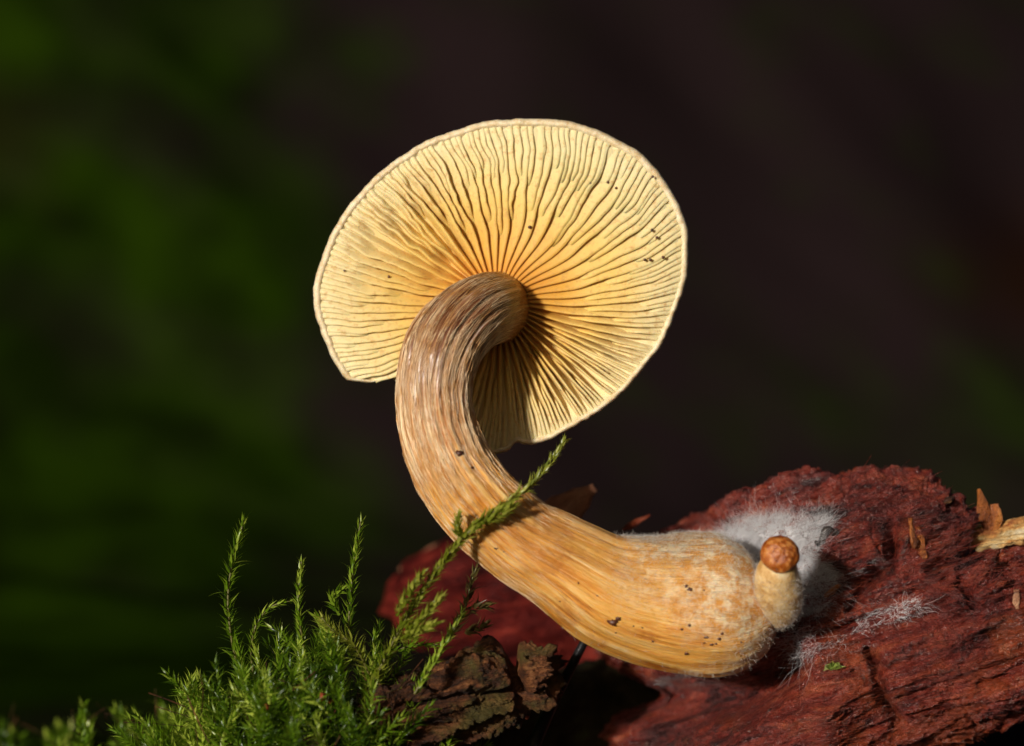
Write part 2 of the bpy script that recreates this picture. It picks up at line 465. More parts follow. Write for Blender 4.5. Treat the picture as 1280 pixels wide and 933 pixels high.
# ------------------------------------------------------------------ rough wooden masses (log, bark, chunk)
def rough_mass(x0, x1, top, bot, yfun, hy, nu, nphi, disp, expo=0.75, end=(30, 30)):
    """closed loft along x (photo px at its own depth): top/bot outlines, depth of the axis yfun(x), half depth hy(x)"""
    u = np.linspace(x0, x1, nu)
    w = np.linspace(0, 1, nphi, endpoint=False)
    ph = np.where(w < 0.74, w / 0.74 * np.pi * 1.16 - 0.08 * np.pi, np.pi * 1.08 + (w - 0.74) / 0.26 * np.pi * 0.84) + np.pi / 2   # front half gets most rings
    U, PH = np.meshgrid(u, ph, indexing='ij')
    T, B = poly_interp(top, U), poly_interp(bot, U)
    e = np.sqrt(np.clip((U - x0) / end[0], 0, 1)) * np.sqrt(np.clip((x1 - U) / end[1], 0, 1))
    e = np.clip(e, 0.02, 1)
    mid, hh = (T + B) / 2, (B - T) / 2 * e
    c_, s_ = np.cos(PH), np.sin(PH)
    py = mid - hh * np.sign(s_) * np.abs(s_) ** expo
    yy = yfun(U) + hy(U) * e * np.sign(c_) * np.abs(c_) ** expo
    k = 0.01 * (D + yfun(U)) / D
    V = np.stack([(U - 640) * k, yy, ZC + (466.5 - py) * k], -1)
    du = np.gradient(V, axis=0); dp = (np.roll(V, -1, 1) - np.roll(V, 1, 1))
    N = np.cross(dp, du); N /= np.linalg.norm(N, axis=2)[..., None] + 1e-9
    ctr = np.stack([V[..., 0], yfun(U), ZC + (466.5 - mid) * k], -1)
    sgn = np.sign(((V - ctr) * N).sum(-1).mean())
    N = N * sgn
    for _ in range(2):
        N = N + np.roll(N, 1, 1) + np.roll(N, -1, 1)
        N /= np.linalg.norm(N, axis=2)[..., None] + 1e-9
    V = V + N * disp(V, U, py, PH)[..., None]
    f = [grid_faces(nu, nphi), np.arange(nphi)[::-1][None, :], (np.arange(nphi) + (nu - 1) * nphi)[None, :]]
    return V.reshape(-1, 3), f

AL = math.radians(19)
def grain_noise(V, al=AL, amp=(0.06, 0.035, 0.022, 0.022), freq=1.0):
    g = V[..., 0] * math.cos(al) + V[..., 2] * math.sin(al)
    c = -V[..., 0] * math.sin(al) + V[..., 2] * math.cos(al)
    y = V[..., 1]
    g, c, y = g * freq, c * freq, y * freq
    c = c + 0.12 * fbm(g * 0.8, c * 0.8, y, 2)
    d = amp[0] * fbm(g * 0.45, c * 1.0, y, 3)
    r = 1 - 2 * np.abs(fbm(g * 0.35 + 3, c * 2.2, y * 1.2, 3))
    d += amp[1] * np.clip(r, -1, 1)
    d += amp[2] * fbm(g * 1.6, c * 8, y * 4, 3)
    r2 = fbm(g * 5, c * 17, y * 9, 3)
    d += amp[3] * r2 + amp[3] * 0.45 * fbm(g * 13, c * 36, y * 20, 2)
    return d

PLATE = [(880, 650), (930, 600), (985, 580), (1125, 560), (1165, 590), (1212, 640), (1200, 662), (1185, 668), (1130, 662), (1096, 690), (1040, 702), (985, 690), (930, 670)]
PLATE2 = [(1125, 715), (1180, 700), (1290, 668), (1420, 630), (1420, 700), (1280, 722), (1200, 745), (1182, 735)]
CRACKS = [([(1048, 712), (1085, 697), (1094, 664)], 8, 0.34), ([(1040, 742), (1056, 722), (1075, 706)], 7, 0.28),
          ([(1166, 714), (1180, 730), (1189, 742)], 4, 0.22), ([(1189, 742), (1240, 727), (1300, 712)], 3.0, 0.14),
          ([(1064, 795), (1070, 822), (1074, 846), (1086, 868), (1096, 884)], 6.5, 0.34), ([(1040, 822), (1066, 826)], 4, 0.14),
          ([(930, 938), (985, 918), (1040, 897), (1078, 882)], 3.2, 0.16), ([(1000, 928), (1050, 908), (1100, 894)], 2.2, 0.1),
          ([(1192, 838), (1228, 829)], 4, 0.2), ([(1273, 820), (1278, 848)], 7, 0.26), ([(955, 790), (1020, 768), (1090, 748)], 6, 0.16),
          ([(1100, 790), (1190, 762), (1290, 742)], 2.2, 0.09), ([(1110, 872), (1200, 860), (1290, 822)], 2.0, 0.08),
          ([(896, 900), (910, 908), (912, 925), (905, 940)], 2.2, 0.12), ([(1136, 700), (1150, 690), (1215, 676)], 6, 0.26), ([(1150, 600), (1160, 622), (1150, 640)], 3, 0.1)]
def log_disp(V, U, py, PH):
    g = V[..., 0]; c = V[..., 2]
    d = grain_noise(V)
    wx = 7 * fbm(g * 2.2, c * 2.2, 1.5, 3); wy = 7 * fbm(g * 2.2, c * 2.2, 8.5, 3)
    front = sstep(0.15, -0.35, np.cos(PH))
    qx, qy = U + wx, py + wy
    sd = poly_sd(qx, qy, PLATE)
    d += front * 0.22 * sstep(-4, 4, sd)
    sd = poly_sd(qx, qy, PLATE2)
    d += front * 0.17 * sstep(-3, 3, sd)
    for line, w, dep in CRACKS:
        q = seg_dist(U + wx * 0.7, py + wy * 0.7, line)
        d -= front * dep * np.exp(-(q / w) ** 2)
    gr_, cr_ = g * math.cos(AL) + c * math.sin(AL), -g * math.sin(AL) + c * math.cos(AL)
    d += 0.020 * fbm(gr_ * 15, cr_ * 30, V[..., 1] * 24, 2) + 0.022 * (0.5 - np.abs(fbm(gr_ * 2.2, cr_ * 15, V[..., 1] * 9, 3)))
    nst = fbm(gr_ * 0.9, cr_ * 5.0, V[..., 1] * 2.5, 3) * 4.0
    fl = np.floor(nst); d += 0.040 * (fl + sstep(0.0, 0.22, nst - fl))
    top_ = sstep(0.3, 0.9, np.sin(PH)); d += top_ * 0.05 * fbm(g * 5, c * 5, V[..., 1] * 5, 3)
    # cross-grain checking, as brown rot makes
    al = AL
    gg = g * math.cos(al) + c * math.sin(al) + 0.25 * fbm(g * 1.3, c * 1.3, 4.4, 3); cc = -g * math.sin(al) + c * math.cos(al)
    chk = np.abs(noise3(gg * 1.1, cc * 0.9 + 7, 3.3)); d -= front * 0.06 * np.exp(-(chk / 0.035) ** 2) * sstep(-0.1, 0.3, noise3(gg * 0.8, cc * 1.5, 9.1))
    # knobbly lump beside the mycelium
    d += front * 0.20 * np.exp(-(((U - 1068) / 20) ** 2 + ((py - 682) / 17) ** 2))
    # hollow under the bulb
    d -= front * 0.75 * np.exp(-(seg_dist(U, py, [(730, 850), (830, 862), (900, 850), (955, 818)]) / 24) ** 2)
    d += front * 0.50 * sstep(865, 900, py + (U - 900) * 0.3) * sstep(820, 920, U) * sstep(1080, 950, U)
    return d
LOG_TOP = [(640, 900), (735, 850), (760, 770), (785, 706), (810, 682), (850, 668), (900, 648), (950, 628), (985, 614), (1040, 613), (1090, 604), (1126, 597), (1142, 608), (1160, 622), (1175, 640), (1190, 656), (1204, 674), (1216, 696), (1260, 690), (1280, 688), (1420, 652)]
LOG_BOT = [(640, 1000), (760, 1030), (900, 1010), (1100, 958), (1180, 922), (1240, 888), (1280, 874), (1420, 830)]
yf = lambda u: np.interp(u, [640, 735, 800, 900, 1000, 1280, 1420], [3.4, 3.0, 2.5, 1.8, 1.5, 1.35, 1.3])
hyf = lambda u: np.interp(u, [640, 1000, 1420], [1.2, 1.75, 1.6])
v_log, f_log = rough_mass(735, 1400, LOG_TOP, LOG_BOT, yf, hyf, 620, 560, log_disp, 0.72, (40, 8))
LB = P(1000, 960, 1.5)
log = thing('rotten_log', 'rotten red-brown log carrying the mushroom, split along its grain', 'log', LB)
part('wood_body', v_log, f_log, MAT_LOG, log, LB)
bvh_log = BVHTree.FromPolygons([Vector(p) for p in v_log], [tuple(q) for q in f_log[0].tolist()])
CAMP = np.array([0, -D, ZC])
def hit(bvh, px, py):
    d = P(px, py, 0) - CAMP; d /= np.linalg.norm(d)
    loc, nor, _, _ = bvh.ray_cast(Vector(CAMP), Vector(d))
    if loc is None: return None, None
    n = np.array(nor)
    if n.dot(d) > 0: n = -n
    return np.array(loc), n

# ------------------------------------------------------------------ the mushroom: stem
STEM = [(626, 386, 0.64, .95), (624, 386, 0.52, .64), (621, 386, 0.34, .49), (615, 386, 0.06, .445), (605, 388, -0.28, .445), (588, 396, -0.52, .465), (568, 414, -0.72, .49), (552, 440, -0.84, .505), (543, 472, -0.90, .485), (543, 510, -0.94, .475), (552, 550, -0.97, .48),
        (571, 592, -1.0, .49), (603, 634, -1.0, .51), (650, 674, -0.95, .53), (705, 706, -0.87, .585), (756, 736, -0.75, .70), (815, 750, -0.60, .815), (868, 754, -0.5, .90), (905, 755, -0.45, .885), (936, 752, -0.42, .73), (955, 748, -0.4, .48), (964, 745, -0.4, .18)]
SP = smooth_path([tuple(P(a, b, c)) + (r * (D + c) / D,) for a, b, c, r in STEM], 260)
sp, sr = SP[:, :3], SP[:, 3]
st, sn, sb = frames(sp)
slen = np.concatenate([[0], np.cumsum(np.linalg.norm(np.diff(sp, axis=0), axis=1))])
SM = 220
ang = np.linspace(0, 2 * np.pi, SM + 1)
A, L_ = np.meshgrid(ang, slen, indexing='xy')
dirn = np.cos(A)[..., None] * sn[:, None] + np.sin(A)[..., None] * sb[:, None]
ca, sa = np.cos(A), np.sin(A)
rd = 0.010 * fbm(ca * 1.2, sa * 1.2, L_ * 0.7, 3) * 4 + (0.030 * fbm(ca * 7, sa * 7, L_ * 0.45, 3) + 0.010 * fbm(ca * 22, sa * 22, L_ * 1.1, 2)) * (1 - 0.72 * sstep(3.2, 5.0, L_))
rd *= sstep(0.4, 1.1, L_) * 0.9 + 0.1
flat = 1 + 0.04 * np.cos(2 * A + L_)
SV = sp[:, None] + dirn * (sr[:, None] * flat + rd)[..., None]
fuzz = sstep(4.9, 6.6, L_) * sstep(-0.75, 0.55, dirn[..., 2] * 0.75 + 0.9 * sstep(6.3, 7.5, L_) - 0.30 + 0.5 * fbm(SV[..., 0] * 2, SV[..., 1] * 2, SV[..., 2] * 2, 3))
uvs = np.stack([A / (2 * np.pi) * 3.0, L_], -1).reshape(-1, 2)
sf = [grid_faces(len(sp), SM + 1, False), (np.arange(SM) + (len(sp) - 1) * (SM + 1))[None, :]]
MB = P(955, 790, -0.4)
mush = thing('mushroom', 'tawny mushroom on a curved fibrous stem, its yellow gills turned to view', 'mushroom', MB)
stem = part('stem', SV.reshape(-1, 3), sf, MAT_STEM, mush, MB, uv=uvs, attrs={'along': L_.ravel(), 'fuzz': fuzz.ravel()})
bvh_stem = BVHTree.FromPolygons([Vector(p) for p in SV.reshape(-1, 3)], [tuple(q) for q in sf[0].tolist()])

def stem_pt(l, a, h=0.0):
    """points on the stem at length l (cm), angle a, height h above the skin (arrays)"""
    i = np.interp(l, slen, np.arange(len(slen)))
    i0 = np.clip(np.round(i).astype(int), 0, len(slen) - 1)
    j = np.round((a % (2 * np.pi)) / (2 * np.pi) * SM).astype(int) % SM
    fr = i - np.floor(i); ia = np.floor(i).astype(int); ib = np.minimum(ia + 1, len(slen) - 1)
    aj = (a % (2 * np.pi)) / (2 * np.pi) * SM; ja = np.floor(aj).astype(int) % SM; jb = (ja + 1) % SM; fj = aj - np.floor(aj)
    p = (SV[ia, ja] * (1 - fr)[..., None] + SV[ib, ja] * fr[..., None]) * (1 - fj)[..., None] + (SV[ia, jb] * (1 - fr)[..., None] + SV[ib, jb] * fr[..., None]) * fj[..., None]
    n = dirn[i0, j]
    return p + n * np.asarray(h)[..., None], n

# silky fibrils that follow the stem
H, K = 2400, 8
l0 = 0.6 + 4.2 * rng.random(H) ** 1.5; ln = rng.uniform(0.25, 0.9, H); a0 = rng.uniform(0, 2 * np.pi, H)
s = np.linspace(0, 1, K)[None, :]
ll = l0[:, None] + ln[:, None] * s
aa = a0[:, None] + rng.normal(0, 0.045, (H, 1)) * s * 2 + 0.03 * np.sin(s * rng.uniform(3, 9, (H, 1)) + rng.uniform(0, 6, (H, 1)))
hh = 0.003 + rng.uniform(0.0, 0.010, (H, 1)) * np.sin(s * np.pi) ** 0.7
pp, _ = stem_pt(ll, aa, hh)
rr = rng.uniform(0.0018, 0.0050, (H, 1)) * (0.5 + 0.5 * sstep(1.0, 2.2, l0) - 0.5 * sstep(3.0, 4.5, l0))[:, None] * (0.35 + 0.65 * np.sin(np.pi * (0.06 + 0.88 * s)))
fv, ff_ = strands(pp, rr)
part('fibrils', fv, ff_, MAT_FIBRIL, stem, MB, kind='stuff')

# velvet on the bulb
H, K = 26000, 4
l0 = rng.uniform(5.5, slen[-1] - 0.05, H); a0 = rng.uniform(0, 2 * np.pi, H)
i0 = np.clip(np.searchsorted(slen, l0), 0, len(slen) - 1); j0 = (a0 / (2 * np.pi) * SM).astype(int) % SM
keep = rng.random(H) < (0.04 + 0.96 * fuzz[i0, j0]); l0, a0 = l0[keep], a0[keep]; H = len(l0)
p0, n0 = stem_pt(l0, a0, np.zeros(H))
dv = n0 * 0.7 + rng.normal(0, 0.75, (H, 3)); dv /= np.linalg.norm(dv, axis=1)[:, None]
ln = rng.uniform(0.012, 0.055, H)
s = np.linspace(0, 1, K)
curl = rng.normal(0, 0.35, (H, 3))
pp = p0[:, None] + ln[:, None, None] * (dv[:, None] * s[None, :, None] + curl[:, None] * (s ** 2)[None, :, None])
rr = rng.uniform(0.0008, 0.0019, (H, 1)) * (1 - 0.6 * s[None, :])
fv, ff_ = strands(pp, rr)
part('velvet', fv, ff_, MAT_FUZZ, stem, MB, kind='stuff')

# ------------------------------------------------------------------ the mushroom: cap with separate gills
OUT = [(861, 290), (860, 325), (851, 372), (833, 418), (806, 460), (776, 494), (738, 522), (704, 541), (668, 555), (655, 556), (648, 553), (643, 556), (636, 564), (615, 569), (588, 566), (555, 545), (525, 512), (502, 484), (490, 471),
       (479, 474), (464, 479), (450, 477), (434, 475), (419, 456), (404, 426), (394, 386), (394, 355), (402, 320), (421, 279), (451, 239), (490, 204), (540, 174), (590, 156), (640, 149), (690, 150), (740, 160), (785, 180), (821, 212), (846, 250)]
CX, CY = 624.0, 380.0
ot = np.array([(math.atan2(-(y - CY), x - CX), math.hypot(x - CX, y - CY) * 0.01) for x, y in OUT])
ot = ot[np.argsort(ot[:, 0])]
def Rth(th):
    th = (np.asarray(th) + np.pi) % (2 * np.pi) - np.pi
    return np.interp(th, ot[:, 0], ot[:, 1], period=2 * np.pi)
_tt = np.linspace(-np.pi, np.pi, 1441)
_rr = Rth(_tt); _ker = np.exp(-(np.arange(-10, 11) / 3.2) ** 2); _ker /= _ker.sum()
_rr = np.convolve(np.concatenate([_rr[-11:-1], _rr, _rr[1:11]]), _ker, 'valid')
_rr = _rr + 0.022 * noise3(np.cos(_tt) * 5, np.sin(_tt) * 5, 0.5) + 0.012 * noise3(np.cos(_tt) * 18, np.sin(_tt) * 18, 2.5)
def R(th):
    th = (np.asarray(th) + np.pi) % (2 * np.pi) - np.pi
    return np.interp(th, _tt, _rr)
tb = np.array([0, .12, .2, .35, .5, .65, .8, .9, .96, 1.0])
def d_edge(t, th):       # depth of the gill edges behind y = 0
    w = 0.05 * np.sin(2 * th + 0.5) * t ** 2 + 0.05 * np.cos(3 * th) * t ** 3
    drop = 0.30 * np.exp(-((((th + np.pi / 2 + 0.25 + np.pi) % (2 * np.pi)) - np.pi) / 0.42) ** 2) * t ** 2   # the lobe behind the stem bends back
    return np.interp(t, tb, [.02, .06, .10, .10, .07, .05, .05, .07, .10, .13]) + w + drop
def g_h(t, th):
    dg = np.abs(((np.asarray(th) + math.radians(42) + np.pi) % (2 * np.pi)) - np.pi)
    k = 0.23 + 0.77 * np.exp(-(dg / math.radians(38)) ** 2) + 0.44 * np.exp(-((dg - math.radians(180)) / math.radians(35)) ** 2)
    return k * np.interp(t, tb, [.06, .12, .19, .26, .28, .25, .19, .10, .03, .02])
def cap_pt(th, t, d):
    rho = t * R(th)
    k = (D + d) / D
    return np.stack([((CX - 640) * 0.01 + rho * np.cos(th)) * k, d, ZC + ((466.5 - CY) * 0.01 + rho * np.sin(th)) * k], -1)
NT = 420
th = np.linspace(-np.pi, np.pi, NT, endpoint=False)
rows, rad_a, skin_a = [], [], []
def add_row(t, d, skin):
    rows.append(cap_pt(th, np.full(NT, t), d)); rad_a.append(np.full(NT, t)); skin_a.append(np.full(NT, skin))
rimn = 0.016 * noise3(np.cos(th) * 22, np.sin(th) * 22, 3.0) + 0.014 * noise3(np.cos(th) * 60, np.sin(th) * 60, 4.0)
for t in np.linspace(0.03, 0.94, 26):
    add_row(t, d_edge(t, th) + g_h(t, th), 0.0)
e1 = d_edge(1.0, th)
for t, dd_, sk in ((0.955, 0.005, 0.3), (0.962, -0.022, 0.7), (0.969, -0.038, 0.8), (0.978, -0.046, 0.9), (0.988, -0.038, 1), (0.996, -0.012, 1), (1.0, 0.03, 1), (0.998, 0.09, 1), (0.985, 0.16, 1)):
    add_row(t + 0.0, e1 + dd_ + rimn * (1 if sk > 0.3 else 0), sk)
    rows[-1] = rows[-1] + 0.006 * np.stack([np.cos(th), 0 * th, np.sin(th)], -1) * noise3(np.cos(th) * 40, np.sin(th) * 40, t * 80)[:, None]
for t in np.linspace(0.95, 0.02, 22):
    add_row(t, e1 + 0.16 + 0.98 * np.sqrt(np.clip(1 - (t / 0.985) ** 2, 0, 1)) * 0.95, 1.0)
CV = np.concatenate(rows)
cf = [grid_faces(len(rows), NT), (np.arange(NT) + (len(rows) - 1) * NT)[None, :]]
cap = part('cap', CV, cf, MAT_CAP, mush, MB, attrs={'radial': np.concatenate(rad_a), 'skin': np.concatenate(skin_a)})

lean_k = np.radians([-180, -150, -110, -80, -45, -15, 15, 45, 70, 90, 120, 150, 180])
lean_v = [.10, .14, .05, .03, .015, -.05, -.13, -.19, -.17, -.12, -.05, .05, .10]
wav_v = [.035, .02, .02, .015, .008, .012, .022, .03, .045, .06, .065, .05, .035]
NG = 46
gills = []
for i in range(NG):
    a = -np.pi + (i + 0.5) * 2 * np.pi / NG
    gills.append((a + rng.normal(0, 0.008), 0.15))
    gills.append((a + np.pi / NG + rng.normal(0, 0.010), rng.uniform(0.30, 0.52)))
for i in range(2 * NG):
    a = -np.pi + (i + 1.5) * np.pi / NG
    if rng.random() < 0.93:
        gills.append((a + rng.normal(0, 0.004), rng.uniform(0.58, 0.80)))
def interp_ang(a, vals): return np.interp(a, lean_k, vals)
NS = 30
prof = [(-1.2, -1.1, 0.0), (-1.02, -1.0, 0.35), (-0.78, -.95, 0.66), (-0.46, -.6, 0.90), (0.0, 0, 1.0), (0.46, .6, 0.90), (0.78, .95, 0.66), (1.02, 1.0, 0.35), (1.2, 1.1, 0.0)]
for a, t0 in gills:
    t = np.linspace(t0, 0.970, NS)
    lean = interp_ang(a, lean_v); wv = interp_ang(a, wav_v)
    rho = t * R(a)
    n_near = np.where(t < 0.5, NG * 1.25, np.where(t < 0.75, NG * 2.0, NG * 2.7))
    n_near = np.interp(t, [0.1, 0.3, 0.5, 0.62, 0.80, 1.0], [NG, NG * 1.15, NG * 1.9, NG * 2.4, NG * 3.7, NG * 3.9])
    gap = 2 * np.pi * rho / n_near
    reg = math.exp(-((a + math.radians(42)) / math.radians(34)) ** 2)        # open, upright blades low on the near side of the stem
    hw = np.minimum(0.07, gap * (0.50 - 0.20 * reg))
    tap = sstep(t0 - 0.015, t0 + 0.13, t) if t0 > 0.2 else np.ones(NS)
    tap = np.maximum(tap, 0.02)
    endt = sstep(0.958, 0.90, t) * 0.65 + 0.35
    wave = wv * rng.uniform(0.5, 1.15) * (noise3(np.cos(a) * 9 + 3, np.sin(a) * 9, t * 6.0) * 1.1 + 0.45 * noise3(np.cos(a) * 14, np.sin(a) * 14 + 9, t * 17)) * sstep(0.25, 0.6, t) * sstep(0.97, 0.86, t)
    h = g_h(t, a) * tap
    hvar = 1 + 0.10 * noise3(np.cos(a) * 30, np.sin(a) * 30, t * 6)
    dfl = d_edge(t, a) + g_h(t, a) + 0.015
    rowsg = []
    for (sv, sb_, k) in prof:
        sx = sv + (sb_ - sv) * reg
        lat = sx * hw * (0.4 + 0.6 * tap) + (lean * k * sstep(0.1, 0.45, t) * sstep(1.02, 0.75, t) + wave * (0.35 + 0.65 * k))
        th_ = a + lat / np.maximum(rho, 0.05)
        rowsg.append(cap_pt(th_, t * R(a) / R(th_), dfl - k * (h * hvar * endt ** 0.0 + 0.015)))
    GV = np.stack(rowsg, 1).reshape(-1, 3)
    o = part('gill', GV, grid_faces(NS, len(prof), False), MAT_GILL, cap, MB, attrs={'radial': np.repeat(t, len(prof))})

# soil specks on gills and stem, each a grain of its own
def blob(c, r, seed, stretch=(1, 1, 1), n=7, m=9, amp=0.35, f=1.4):
    ph = np.linspace(0.05, np.pi - 0.05, n); az = np.linspace(0, 2 * np.pi, m, endpoint=False)
    PHg, AZ = np.meshgrid(ph, az, indexing='ij')
    d = np.stack([np.sin(PHg) * np.cos(AZ), np.sin(PHg) * np.sin(AZ), np.cos(PHg)], -1)
    q = 1 + amp * noise3(d[..., 0] * f + seed, d[..., 1] * f, d[..., 2] * f)
    v = np.asarray(c) + d * q[..., None] * r * np.asarray(stretch)
    return v.reshape(-1, 3), [grid_faces(n, m), np.arange(m)[::-1][None, :], (np.arange(m) + (n - 1) * m)[None, :]]
for k, (px, py, r) in enumerate([(574, 567, 4.2), (589, 585, 2.6), (616, 577, 1.6), (592, 657, 2.6), (620, 686, 2), (630, 690, 1.6), (766, 778, 5.5), (773, 774, 3.4), (862, 737, 3.2), (858, 733, 2.2), (852, 787, 1.9), (862, 782, 2),
        (883, 797, 2.6), (890, 806, 2.2), (899, 799, 2.4), (903, 792, 2), (895, 805, 1.6), (881, 804, 1.4), (858, 817, 3), (816, 802, 1.7), (792, 783, 1.3), (803, 785, 1.2), (723, 729, 1.5), (770, 791, 1.5), (926, 803, 1.3), (926, 820, 1.2), (747, 745, 1.2), (880, 738, 1.2), (700, 752, 1.2)]):
    p, n = hit(bvh_stem, px, py)
    if p is None: continue
    v, f = blob(p - n * r * 0.003, r * 0.0115, k * 1.7, (1, 0.7, 0.75), amp=0.7, f=2.0)
    part('soil_speck', v, f, MAT_SPECK, stem, MB)
for k, (px, py, r) in enumerate([(815, 288, 1.6), (821, 297, 1.5), (806, 325, 1.5), (813, 325, 1.7), (829, 322, 1.7), (760, 228, 1.6), (702, 487, 1.9), (738, 229, 1.4), (745, 465, 1.3), (755, 464, 1.2), (816, 221, 1.4), (662, 284, 1.8), (431, 338, 1.5), (486, 346, 1.4), (770, 235, 1.3)]):
    v, f = blob(P(px, py, 0.055), r * 0.012, k * 2.3, (1, 0.6, 1))
    part('soil_speck', v, f, MAT_SPECK, cap, MB)

# ------------------------------------------------------------------ the young mushroom beside the bulb
PB = P(968, 770, -0.3)
pin = thing('young_mushroom', 'tiny young mushroom with round orange cap, growing from the bulb of the big one', 'mushroom', PB)
pth = smooth_path([tuple(P(966, 774, -0.65)) + (.13,), tuple(P(976, 760, -0.95)) + (.235,), tuple(P(974, 740, -1.22)) + (.285,), tuple(P(971, 722, -1.40)) + (.265,), tuple(P(973, 706, -1.52)) + (.22,), tuple(P(974, 698, -1.58)) + (.18,)], 40)
v, f = tube(pth[:, :3], pth[:, 3], 40)
v = v + 0.008 * np.stack([fbm(v[:, 0] * 4, v[:, 1] * 4, v[:, 2] * 4, 3)] * 3, -1)
stalk = part('stalk', v, f, MAT_PINSTALK, pin, PB)
# cap: a dome with an inrolled rim, its axis towards the viewer and up a little
ax = np.array([0.05, -0.86, 0.42]); ax /= np.linalg.norm(ax)
e1_ = np.cross(ax, [0, 0, 1.0]); e1_ /= np.linalg.norm(e1_); e2_ = np.cross(ax, e1_)
ph = np.concatenate([np.linspace(0.02, 1.75, 26), [1.95, 2.1]]); az = np.linspace(0, 2 * np.pi, 48, endpoint=False)
PHg, AZ = np.meshgrid(ph, az, indexing='ij')
hr = 0.232 * (1 + 0.03 * noise3(np.cos(AZ) * 2, np.sin(AZ) * 2, PHg)) + 0.010 * fbm(np.cos(AZ) * np.sin(PHg) * 4, np.sin(AZ) * np.sin(PHg) * 4, PHg, 3)
hr = np.where(PHg > 1.8, hr * 0.80, hr)
c0 = P(975, 693, -1.64)
v = c0 + (np.cos(PHg) * 0.72 * hr)[..., None] * ax + (np.sin(PHg) * hr)[..., None] * (np.cos(AZ)[..., None] * e1_ + np.sin(AZ)[..., None] * e2_)
part('cap', v.reshape(-1, 3), [grid_faces(len(ph), 48), np.arange(48)[None, :]], MAT_PINCAP, pin, PB)
H, K = 4500, 4
i0 = rng.integers(1, 34, H); a0 = rng.uniform(0, 2 * np.pi, H)
pt_, pn_, pb_ = frames(pth[:, :3])
n0 = np.cos(a0)[:, None] * pn_[i0] + np.sin(a0)[:, None] * pb_[i0]
p0 = pth[i0, :3] + n0 * pth[i0, 3][:, None]
dv = n0 * 0.8 + pt_[i0] * 0.4 + rng.normal(0, 0.5, (H, 3)); ln = rng.uniform(0.012, 0.045, H); s = np.linspace(0, 1, K)
pp = p0[:, None] + ln[:, None, None] * dv[:, None] * s[None, :, None]
fv, ff_ = strands(pp, rng.uniform(0.0008, 0.0017, (H, 1)) * (1 - 0.6 * s[None, :]))
part('velvet', fv, ff_, MAT_FUZZ, stalk, PB, kind='stuff')

# ------------------------------------------------------------------ white mycelium on the log
def hairs_on(bvh, poly, n, ctr, length, rad, lift, curl, K=7, dens=None, jit=0.45):
    poly_a = np.array(poly, float); lo, hi = poly_a.min(0), poly_a.max(0)
    P0, DV = [], []
    tries = 0
    while len(P0) < n and tries < n * 8:
        tries += 1
        q = lo + (hi - lo) * rng.random(2)
        sd = float(poly_sd(np.array([q[0]]), np.array([q[1]]), poly)[0])
        if sd < 0 and rng.random() > math.exp(-(sd / 7) ** 2): continue
        if dens is not None and rng.random() > dens(q[0], q[1]): continue
        p, nr = hit(bvh, q[0], q[1])
        if p is None or nr[2] > 0.72: continue
        d = np.array([q[0] - ctr[0], 0, -(q[1] - ctr[1])]); d /= np.linalg.norm(d) + 1e-6
        d = d * 0.8 + rng.normal(0, jit, 3); d = d - nr * d.dot(nr); d /= np.linalg.norm(d) + 1e-6; d = d + nr * lift * rng.random()
        P0.append(p + nr * 0.003); DV.append(d / np.linalg.norm(d))
    P0, DV = np.array(P0), np.array(DV); n = len(P0)
    s = np.linspace(0, 1, K); ln = rng.uniform(*length, n)
    c1, c2 = rng.normal(0, curl, (n, 1, 3)), rng.normal(0, curl * 0.5, (n, 1, 3))
    pts = P0[:, None] + ln[:, None, None] * (DV[:, None] * s[None, :, None] + c1 * (s ** 2)[None, :, None] + c2 * np.sin(s * 7)[None, :, None] * 0.35)
    rr = rng.uniform(*rad, (n, 1)) * (1 - 0.6 * s[None, :])
    return strands(pts, rr)
def film(bvh, poly, lift, thr=0.0, step=2.0, amp=0.05):
    """a thin felted sheet that follows the wood"""
    pa = np.array(poly, float); lo, hi = pa.min(0) - 4, pa.max(0) + 4
    xs, ys = np.arange(lo[0], hi[0], step), np.arange(lo[1], hi[1], step)
    idx = -np.ones((len(xs), len(ys)), int); vs = []
    XX, YY = np.meshgrid(xs, ys, indexing='ij')
    sd = poly_sd(XX, YY, poly) + 12 * fbm(XX * 0.05, YY * 0.05, 2.2, 3)
    for i in range(len(xs)):
        for j in range(len(ys)):
            if sd[i, j] < thr: continue
            p, n = hit(bvh, xs[i], ys[j])
            if p is None: continue
            h = lift * sstep(thr, thr + 18, sd[i, j]) + amp * sstep(thr, thr + 12, sd[i, j]) * fbm(xs[i] * 0.06, ys[j] * 0.06, 6.6, 3) - 0.006
            idx[i, j] = len(vs); vs.append(p + n * h)
    fs = []
    for i in range(len(xs) - 1):
        for j in range(len(ys) - 1):
            q = [idx[i, j], idx[i, j + 1], idx[i + 1, j + 1], idx[i + 1, j]]
            if min(q) >= 0 and max(np.ptp(np.array([vs[k] for k in q]), axis=0)) < 0.25: fs.append(q)
    return np.array(vs), np.array(fs)
PATCH = [(897, 678), (914, 668), (942, 656), (985, 648), (1020, 645), (1034, 652), (1028, 666), (1018, 684), (1012, 700), (1030, 712), (1044, 722), (1036, 742), (1014, 762), (985, 770), (950, 740), (920, 700)]
fv0, ff0 = hairs_on(bvh_log, PATCH, 1500, (965, 725), (0.12, 0.34), (0.0006, 0.0012), 0.10, 0.4)
fva, ffa = hairs_on(bvh_log, PATCH, 15000, (965, 725), (0.03, 0.11), (0.0008, 0.0017), 0.3, 0.9, 6, lambda x, y: 0.35 + 0.65 * float(sstep(-0.35, 0.25, fbm(x * 0.03, y * 0.03, 7.7, 3))))
fv1, ff1 = np.vstack([fv0, fva]), np.vstack([ff0, ffa + len(fv0)])
